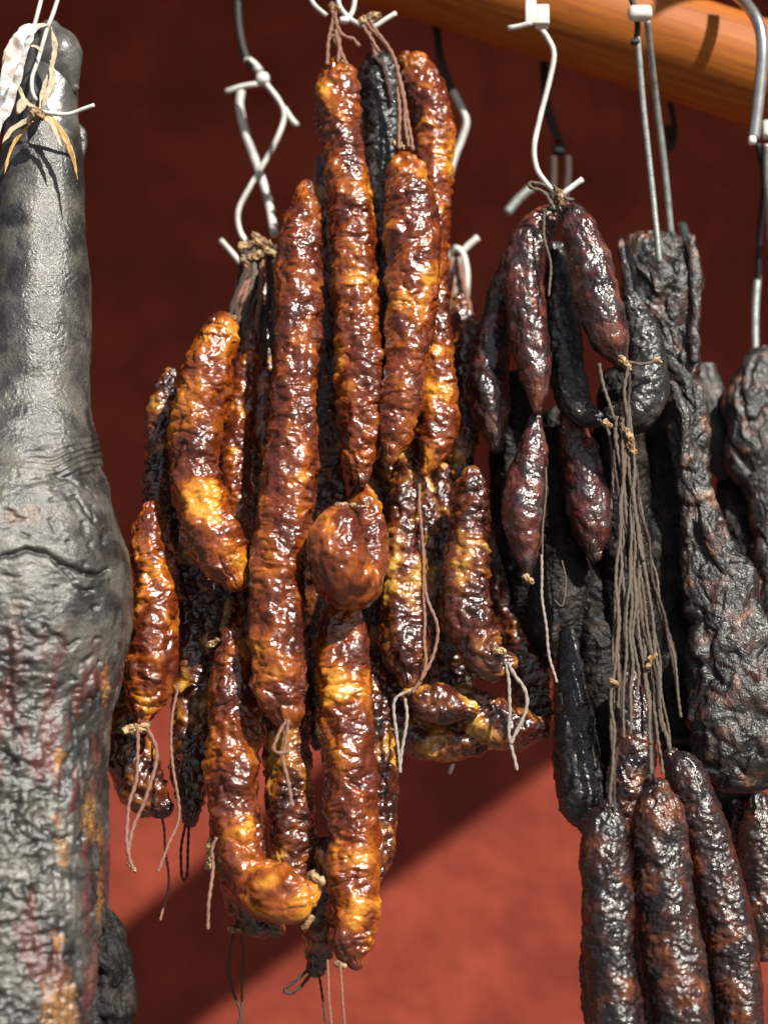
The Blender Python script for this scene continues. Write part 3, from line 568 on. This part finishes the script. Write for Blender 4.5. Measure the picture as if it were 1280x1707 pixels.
meat('meat coloured shade-black filling the gap at the right edge under the crusted chunk', [(1215, 800, 20), (1235, 880, 46), (1262, 980, 60), (1285, 1100, 70), (1295, 1200, 60)], .12, mat='char_shade')  # from here on, black fillers with the shade of the gaps coloured in
meat('meat coloured shade-black behind the foot of the tall slab', [(1140, 1120, 40), (1165, 1200, 80), (1195, 1270, 90), (1215, 1320, 60)], .09, mat='char_shade')
meat('meat coloured shade-black hanging below the slab between the low bundle and the right edge', [(1205, 1290, 30), (1212, 1360, 36), (1222, 1440, 38), (1236, 1520, 34), (1246, 1570, 18)], .13, mat='char_shade')
# ------------------------------------------------------------------ the ham at the left
def seg_dist(px, py, poly):
    d = np.full(len(px), 1e9)
    for (a, b), (c, e) in zip(poly[:-1], poly[1:]):
        vx, vy = c-a, e-b; t = np.clip(((px-a)*vx+(py-b)*vy)/(vx*vx+vy*vy), 0, 1)
        d = np.minimum(d, np.hypot(px-a-t*vx, py-b-t*vy))
    return d
def ham_mat():
    m = skin_mat('grey_smoked_ham_skin', [(.28, (.012, .011, .010)), (.5, (.044, .041, .037)), (.70, (.10, .092, .078))], rough=(.34, .52), bump=.30, fine=1.4, coat=.62, spec=.7, mott=((.15, .15, .15), (1.7, 1.7, 1.65)), grain=1.25, aniso=1.0, extc=(.012, .010, .010), tint=((.12, .10, .065), .56, .45))
    n = m.node_tree.nodes; l = m.node_tree.links; B = n['Principled BSDF']
    lk = [k for k in l if k.to_socket == B.inputs['Base Color']][0]; src = lk.from_socket
    for an, c in (('red', (.085, .018, .016)), ('fatspot', (.33, .15, .04))):
        a = attr(n, an); mx = n.new('ShaderNodeMixRGB'); l.new(a.outputs['Fac'], mx.inputs[0]); l.new(src, mx.inputs[1]); mx.inputs[2].default_value = (*c, 1); src = mx.outputs[0]
    l.new(src, B.inputs['Base Color']); return m
M['ham'] = ham_mat()
HAMEX = {}
def ham_edit(V, N, fat, ext):
    yy = V[:, 1]+CAM_D*CT; zz = V[:, 2]+CAM_D*ST; dep = yy*CT+zz*ST; up = -yy*ST+zz*CT; px = V[:, 0]/dep*CAM_D/K+640; py = 853.5-up/dep*CAM_D/K
    front = smooth01((-N[:, 1])*3)
    q = np.stack([px, py, V[:, 1]*2500], 1); wx = 7*pn(q/22); wy = 7*pn(q/22+40)
    dz = np.zeros(len(V))
    for poly, wd, dp, dark in [([(-20, 934), (20, 926), (48, 916), (80, 926), (110, 942), (150, 958), (178, 952)], 4.5, 3.2, 1.), ([(100, 940), (120, 968), (140, 988), (152, 984)], 3.2, 2., .9),
                               ([(76, 1045), (88, 1056), (100, 1062), (116, 1080), (130, 1070)], 4, 2.2, .9), ([(110, 828), (128, 826), (140, 848), (156, 868)], 3.2, 1.2, .9),
                               ([(192, 905), (206, 920), (210, 935)], 3.5, 1.6, .9), ([(84, 872), (92, 884)], 4, 1.2, .8), ([(0, 1252), (14, 1262), (30, 1272)], 6, 3, .9),
                               ([(95, 1396), (104, 1402), (112, 1396)], 5, 3, 1.), ([(0, 1544), (18, 1542), (30, 1536)], 4, 2, .9), ([(12, 1060), (16, 1130), (14, 1200)], 8, 2.6, .5),
                               ([(96, 1590), (92, 1620)], 6, 2.5, .9), ([(48, 1480), (58, 1500)], 4, 2, .8), ([(30, 1340), (20, 1370), (34, 1390)], 5, 2, .6)]:
        g = np.exp(-(seg_dist(px+wx*.8, py+wy*.8, poly)/wd)**2)*front
        dz -= dp*1.2*g; ext = np.maximum(ext, dark*smooth01(g*2.2-.3))
        g2 = np.exp(-(seg_dist(px+wx*.6, py+wy*.6-wd*2.4, poly)/(wd*2))**2)*front; dz += .8*g2
    # folded rings at the ankle
    ring = smooth01(1-np.abs(py-765)/75)*smooth01((px-20)/80)
    dz += ring*.55*np.sin((py+.10*(px-100)**1+6*pn(q/60)*2+.0012*(px-60)**2)/7.5*2*math.pi/1.7)
    fold = np.exp(-((py-(812-.16*px)+4*pn(q/30))/5)**2)*smooth01(px/60); dz -= 1.4*fold; ext = np.maximum(ext, .35*fold)
    # raw muscle below, fibres running down
    low = smooth01((py-1090+.4*px+40*pn(q/80))/120)
    fb = pn(np.stack([px/7, py/70, V[:, 1]*300], 1)); dz += low*(.9*fb+1.2*pn(q/28)+1.2*pn(q/14)*smooth01((130-px)/60)-1.0*crease(q/26, .15))
    rs = smooth01((pn(np.stack([px/34, py/120, q[:, 2]/40], 1))+.5*pn(np.stack([px/10, py/40, q[:, 2]/20], 1))-.16)*4)
    red = rs*smooth01((py-1010)/120)*.75
    red = np.maximum(red, .8*np.exp(-((px-26+.03*(py-1100))/13)**2-((py-1090)/95)**2)*smooth01(pn(q/9)*2+.7))
    fs = np.zeros(len(V))
    for (a, b, ra, rb) in [(105, 1418, 8, 26), (98, 1263, 9, 16), (150, 1360, 10, 34), (100, 1567, 10, 10), (88, 1690, 16, 50), (114, 1680, 12, 50), (168, 1400, 6, 26), (95, 1365, 10, 8), (168, 1500, 5, 40), (176, 1140, 5, 30), (42, 858, 30, 14)]:
        kk = .35 if a == 42 else 1
        fs = np.maximum(fs, kk*smooth01(1.6-np.hypot((px+wx*.9-a)/ra, (py+wy*1.5-b)/rb)+.7*pn(q/7)))
    fs *= front*.8*smooth01(.75+pn(q/4)*1.4)
    HAMEX['red'] = red; HAMEX['fatspot'] = fs
    rough = smooth01((py-900)/250)*smooth01((150-px)/110)
    qq = warp(q/13, .6, .8); dz += rough*(1.1*pn(qq)-1.3*crease(qq*.8+5, .12)); ext = np.maximum(ext, rough*.8*smooth01((crease(qq*.8+5, .10)-.55)*3))
    pits = smooth01((pn(warp(q/24, .8, .7)+8)-.42)*6)*front; pits *= smooth01((py-650)/260); dz -= 1.2*pits; ext = np.maximum(ext, .8*pits)
    return V+N*(dz/1000)[:, None], fat, ext
def st_ham(X, r, X0):
    q = X/30; b = warp(X, 3, .12)
    D = 2.0*pn(q*.8)+1.2*pn(q*1.9)-.30*crease(b*.22, .2)-.22*crease(b*.45+4, .25)+.22*pn(b*.6)
    return D, fbm(warp(q*1.1, .5, 1), 4)
ham = thing('cured_ham', 'large grey smoked ham leg with cracked skin hanging at the left edge', 'ham', P(70, 200, -.045))
hb = tube_body('leg', [(74, 168, 44), (73, 200, 60), (70, 250, 68), (68, 320, 74), (66, 400, 80), (64, 480, 87), (60, 560, 94), (54, 640, 97), (50, 690, 104), (42, 760, 128), (34, 830, 156), (26, 900, 184), (20, 980, 199), (16, 1050, 202), (12, 1120, 192), (6, 1180, 180), (2, 1260, 178), (0, 1400, 182), (-4, 1520, 186), (-8, 1650, 190), (-10, 1760, 180), (-10, 1850, 120)], -.045, M['ham'], ham, st_ham, flat=.95, res=1.0, edit=ham_edit)
for k_, v_ in HAMEX.items():
    at = hb.data.attributes.new(k_, 'FLOAT', 'POINT'); at.data.foreach_set('value', np.concatenate([v_, v_[:1], v_[-1:]]).astype(np.float32))
M['hoof'] = skin_mat('grey_hoof', [(.3, (.05, .049, .046)), (.6, (.085, .083, .077)), (.8, (.12, .117, .105))], rough=(.3, .45), bump=.15, coat=.6, aniso=.6)
def st_hoof(X, r, X0):
    q = X/r; return r*(.05*pn(q*.8)+.02*pn(q*3))-.10*crease(X*.4, .2), fbm(q, 3)
tube_body('knuckle', [(80, 96, 38), (82, 118, 46), (82, 150, 48), (78, 185, 54), (76, 215, 58)], -.05, M['hoof'], ham, st_hoof, flat=.8)
tube_body('hoof', [(84, 50, 18), (94, 74, 36), (100, 100, 40), (112, 126, 26), (124, 146, 9)], -.056, M['hoof'], ham, st_hoof, flat=.8)
tube_body('hoof', [(52, 62, 14), (44, 90, 26), (38, 130, 28), (34, 170, 24), (30, 210, 30)], -.03, M['char_shade'], ham, st_hoof, flat=.8)
tube_body('dewclaw', [(126, 208, 10), (134, 226, 13), (134, 250, 10), (128, 282, 5)], -.03, M['ham'], ham, partial(st_meat, k=.35), flat=.8)
tube_body('meat_flap', [(158, 1505, 24), (166, 1545, 36), (178, 1590, 44), (186, 1625, 44), (178, 1670, 44), (160, 1760, 46)], -.05, M['char_shade'], ham, partial(st_meat, k=1.2), flat=.9)
tube_body('meat_flap', [(182, 1110, 12), (186, 1150, 14), (184, 1180, 9)], -.045, M['ham'], ham, partial(st_meat, k=.4), flat=.6)
strand('wire_loop', [(100, -12), (90, 20), (78, 52), (64, 100), (54, 130), (55, 155), (62, 168)], 3.6, -.085, M['white'], ham)
strand('wire_loop', [(72, -12), (64, 20), (56, 50), (50, 70)], 3.6, -.08, M['white'], ham)
# straw and plastic tied round the ankle
rf = thing('straw_tie', 'dry pale straw strips knotted round the ankle of the ham', 'tie', P(62, 190, -.085))
for pts, dd, mt in [([(86, 44, 5), (92, 80, 6), (84, 120, 5), (74, 150, 7), (66, 185, 6)], -.088, 'raffia'), ([(84, 100, 4), (88, 130, 7), (80, 155, 6), (70, 178, 4)], -.09, 'raffia'),
                    ([(62, 178, 5), (84, 196, 6), (100, 216, 7), (112, 236, 6), (122, 262, 5), (130, 300, 3)], -.09, 'straw'), ([(64, 190, 4), (86, 206, 5), (98, 232, 4), (104, 246, 3)], -.093, 'raffia'),
                    ([(60, 192, 4), (36, 206, 6), (20, 216, 6), (4, 240, 4)], -.09, 'raffia'), ([(62, 180, 5), (44, 170, 5), (34, 150, 4), (28, 136, 4)], -.09, 'raffia'),
                    ([(40, 160, 7), (36, 176, 9), (30, 190, 6)], -.092, 'raffia'), ([(56, 202, 4), (34, 224, 4), (18, 250, 4), (8, 290, 2)], -.085, 'straw'),
                    ([(84, 40, 3), (60, 44, 4), (50, 60, 4), (42, 78, 3)], -.088, 'raffia'), ([(50, 76, 3), (62, 78, 3), (70, 88, 2)], -.092, 'raffia')]:
    ribbon('strip', pts, 0, dd, M[mt], rf, crump=2.2, twist=random.uniform(-.7, .7))
tube_body('knot', [(56, 188, 7), (64, 190, 9), (70, 196, 6)], -.094, M['knot'], rf, st_knot, res=1.6)
strand('wire_tail', [(70, 186), (92, 190), (116, 190), (138, 182), (158, 175)], 3.4, -.09, M['white'], rf)
pl = thing('plastic_bag', 'crumpled clear plastic bag strip hanging over the top of the ham', 'plastic bag', P(60, 40, -.09))
ribbon('film', [(78, 40, 5), (56, 44, 14), (40, 60, 18), (28, 90, 20), (18, 130, 19), (8, 170, 16), (0, 205, 10), (-2, 222, 5)], 0, -.095, M['plastic'], pl, crump=9, th=.0003, nw=20, cf=70)
ribbon('film', [(60, 36, 6), (40, 50, 9), (26, 82, 12), (14, 120, 10), (4, 160, 9)], 0, -.103, M['plastic'], pl, crump=7, th=.0003, nw=16, cf=60)
# ------------------------------------------------------------------ hooks and wires
GH = 'wire hooks the meats hang from'
def hook(name, label, cat, x, y, d, parts, group=None):
    t = thing(name, label, cat, P(x, y, d), group)
    for p in parts:
        if p[0] == 'b': block(p[1], *p[2], M[p[3]], t, **(p[4] if len(p) > 4 else {}))
        else: strand(p[1], p[2], p[3], d, M[p[4]], t, flat=p[5] if len(p) > 5 else 1.)
    return t
hook('wire_hook', 'white wire hook with figure-eight twist left of the amber cluster', 'hook', 436, 130, .07, [
    ('s', 'hanger', [(396, -20), (398, 40), (408, 90), (424, 112)], 7, 'blackwire'), ('s', 'collar', [(410, 98), (424, 108), (434, 120)], 7, 'white'),
    ('b', 'knob', (438, 132, .07, 26, 26, 26), 'white', dict(bev=11)), ('s', 'tail', [(376, 153), (404, 144), (430, 140)], 4.6, 'white'),
    ('s', 'wire', [(444, 140), (464, 166), (474, 190), (466, 222), (446, 262), (420, 306), (398, 350), (400, 385), (416, 408), (430, 416)], 4.6, 'white'),
    ('s', 'tail', [(474, 180), (484, 196), (496, 210)], 5, 'white'),
    ('s', 'tail', [(368, 400), (384, 418), (404, 440), (424, 448)], 4.8, 'white'),
    ('s', 'wire', [(402, 152, .10), (400, 180, .10), (412, 230, .10), (430, 280, .095), (446, 330, .09), (458, 392, .08)], 7, 'white')], GH)
hook('wire_hook', 'white looped wire hook at the top centre holding the amber sausages', 'hook', 590, 20, -.02, [
    ('s', 'wire', [(512, -14), (524, 8), (544, 26)], 4, 'white'), ('s', 'wire', [(562, -14), (566, 10), (582, 30), (602, 42), (624, 44), (640, 34), (660, 22)], 4.2, 'white'),
    ('s', 'wire', [(592, -14), (590, 10), (584, 26), (572, 36)], 4.2, 'white'), ('b', 'bead', (574, 34, -.02, 18, 12, 14), 'knot' if False else 'white', dict(bev=5))], GH)
hook('wire_hook', 'white S-shaped wire hook with flat bar above the dark sausages', 'hook', 892, 40, -.02, [
    ('b', 'flat_bar', (884, 8, -.045, 20, 74, 8), 'white'), ('b', 'clip_box', (903, 28, -.035, 24, 38, 24), 'white'),
    ('s', 'tail', [(846, 47, -.045), (864, 44, -.045), (886, 38, -.045)], 4.6, 'white'),
    ('s', 'wire', [(900, 46), (914, 66), (923, 92), (914, 140), (900, 195), (890, 245), (894, 280), (906, 300), (922, 318), (938, 328)], 4.6, 'white'),
    ('s', 'tail', [(934, 326), (950, 314), (970, 299)], 5, 'white')], GH)
hook('wire_hook', 'blurred white wire hook behind the right side of the amber cluster, dark at the top', 'hook', 750, 150, .10, [
    ('s', 'hanger', [(726, 30), (732, 90), (744, 130), (754, 152)], 7, 'blackwire'), ('s', 'wire', [(754, 150), (768, 178), (777, 204), (768, 236), (758, 262), (740, 320)], 6, 'white')], GH)
hook('wire_hook', 'blurred white wire loop with a tail low behind the amber cluster', 'hook', 760, 420, .10, [
    ('s', 'wire', [(740, 470), (748, 425), (760, 414), (772, 426), (778, 460), (776, 500)], 6, 'white'), ('s', 'tail', [(766, 424), (780, 410), (796, 396)], 6, 'white'), ('s', 'wire', [(742, 440), (756, 480), (770, 540)], 6, 'white')], GH)
hook('wire_hook', 'blurred dark wire hook with white tails behind the right sausages', 'hook', 930, 245, .11, [
    ('s', 'hanger', [(906, 90), (908, 150), (916, 196), (932, 236)], 7, 'blackwire'), ('b', 'knob', (932, 250, .11, 26, 24, 24), 'blackwire', dict(bev=8)),
    ('s', 'wire', [(922, 262), (922, 300), (920, 340)], 6, 'darktwine'), ('s', 'wire', [(946, 262), (946, 296), (940, 340)], 6, 'darktwine'), ('s', 'tail', [(844, 356), (862, 334), (884, 314)], 8, 'greywire')], GH)
hook('wire_hanger', 'pair of long straight grey wires under a white knob holding the tall slab', 'hanger', 1066, 30, -.03, [
    ('b', 'knob', (1066, 22, -.04, 42, 26, 24), 'white', dict(bev=9)), ('s', 'black_loop', [(1046, -14), (1056, 10), (1062, 40), (1060, 70)], 5, 'blackwire'),
    ('s', 'rod', [(1062, 60, -.03), (1072, 180, -.02), (1086, 310, -.012), (1099, 438, -.008)], 5.2, 'greywire'), ('s', 'rod', [(1078, 34, -.03), (1092, 160, .01), (1106, 270, .03), (1118, 392, .045)], 5.6, 'greywire'),
    ('b', 'black_bead', (1058, 70, -.03, 16, 10, 12), 'blackwire', dict(bev=4))], GH)
hook('steel_strap', 'curved shiny steel strap hook wrapped over the pole at the right edge', 'hook', 1262, 60, .0, [
    ('s', 'strap', [(1214, -20, .02), (1244, 8, -.01), (1264, 42, -.02), (1270, 90, -.02), (1264, 160, -.015), (1256, 232, -.01)], 10, 'steel', 1.), ('b', 'bolt_head', (1253, 234, -.02, 14, 16, 14), 'white', dict(bev=5)),
    ('b', 'knob', (1278, 216, .03, 20, 34, 20), 'white', dict(bev=7)), ('s', 'wire', [(1262, 240, .03), (1272, 300, .05), (1266, 380, .08), (1262, 470, .1)], 5, 'blackwire'),
    ('s', 'wire', [(1276, 240, .03), (1278, 330, .05), (1284, 420, .09)], 5, 'greywire'), ('s', 'rod', [(1262, 460, .1), (1258, 520, .1), (1258, 590, .1)], 6.5, 'greywire')], GH)
hook('wire_loop', 'blurred dark wire loop hanging from the pole behind the straight wires', 'wire', 1118, 200, .13, [
    ('s', 'loop', [(1112, 150), (1120, 190), (1124, 220), (1116, 250), (1112, 210)], 5, 'blackwire'), ('s', 'stem', [(1144, 410, .06), (1140, 385, .06), (1136, 372, .06)], 8, 'greywire')])
# twine bundles
def bundle(label, paths, d, mats, r, knots=(), jit=6):
    t = thing('twine_bundle', label, 'twine', P(paths[0][0][0], paths[0][0][1], d))
    for p in paths: strand('strand', p, random.uniform(r*.8, r*1.2), d+random.uniform(-.006, .006), M[random.choice(mats)], t, ply=True, jit=jit)
    for k in knots: tube_body('knot', [(k[0], k[1], k[4]), (k[2], k[3], k[4]*.8)], d-.006, M['knot'], t, st_knot, res=1.5)
    return t
ps = []
for i in range(26):
    a = random.uniform(404, 458); b = a+(a-430)*random.uniform(.2, .7)-8; ps.append([(a, random.uniform(402, 424)), (a+random.uniform(-6, 6), 460), (b+random.uniform(-6, 6), 520), (b+random.uniform(-10, 10), random.uniform(560, 640))])
bundle('thick clump of frayed brown twine ends left of the longest amber sausage', ps, .02, ['greytwine', 'twine', 'darktwine', 'darktwine'], 4.2,
       knots=[(404, 412, 424, 408, 8), (428, 404, 448, 408, 8), (420, 430, 436, 424, 8), (442, 416, 456, 424, 7), (406, 432, 412, 444, 7), (424, 392, 440, 402, 6)])
ends = [(1016, 1346), (1022, 1350), (1017, 1340), (1030, 1180), (1040, 1230), (1052, 1225), (1086, 1300), (1090, 1304), (1088, 1290), (1116, 1254), (1112, 1250), (1140, 1196), (1128, 1150), (1060, 1160), (1100, 1290), (1108, 1030), (1096, 1180), (1074, 1230), (1124, 1100), (1084, 1240), (1048, 1190), (1104, 1220)]
ps = []
for i, (ex, ey) in enumerate(ends):
    gx = 1028+random.uniform(-6, 26); mx = gx+(ex-gx)*.42
    ps.append([(1036+random.uniform(-10, 10), 690+random.uniform(-30, 50)), (gx+2, 770), (mx, 940), (ex-(ex-mx)*.25, ey-(ey-940)*.28), (ex, ey)])
ps += [[(1041, 610), (1042, 660), (1048, 720), (1050, 800), (1058, 860), (1072, 935)], [(1048, 612), (1046, 680), (1050, 740)], [(998, 606), (1010, 650), (1022, 690), (1034, 740), (1040, 800)], [(1000, 700), (1016, 720), (1020, 770), (1018, 850)]]
bundle('long sheaf of grey twine hanging from the dark sausages down to the low right bundle', ps, -.045, ['greytwine', 'greytwine', 'greytwine', 'darktwine'], 2.6,
       knots=[(1044, 720, 1052, 740, 8), (1050, 742, 1056, 756, 7), (1018, 1136, 1026, 1140, 6), (1082, 1100, 1092, 1092, 5), (1078, 1112, 1084, 1106, 4), (1008, 704, 1016, 710, 6)])
bundle('small twist of grey twine knotted on the hook above the dark sausages', [[(912, 312), (888, 306), (886, 314), (910, 324), (924, 350)], [(918, 308), (926, 320), (920, 350)], [(924, 314), (932, 330), (926, 352)], [(906, 320), (918, 330), (914, 352)], [(936, 326), (944, 332), (956, 334)]], -.035, ['greytwine'], 3.2, knots=[(932, 320, 936, 338, 6)])
bundle('frayed pale twine hanging from the blurred loop behind the amber cluster', [[(756, 430), (760, 480), (772, 560)], [(764, 430), (772, 500), (782, 570)], [(750, 432), (752, 500), (764, 580)], [(768, 440), (782, 520), (796, 580)]], .09, ['paletwine', 'twine'], 5)
# a few ply strands down to the low sausages
scn.render.engine = 'CYCLES'
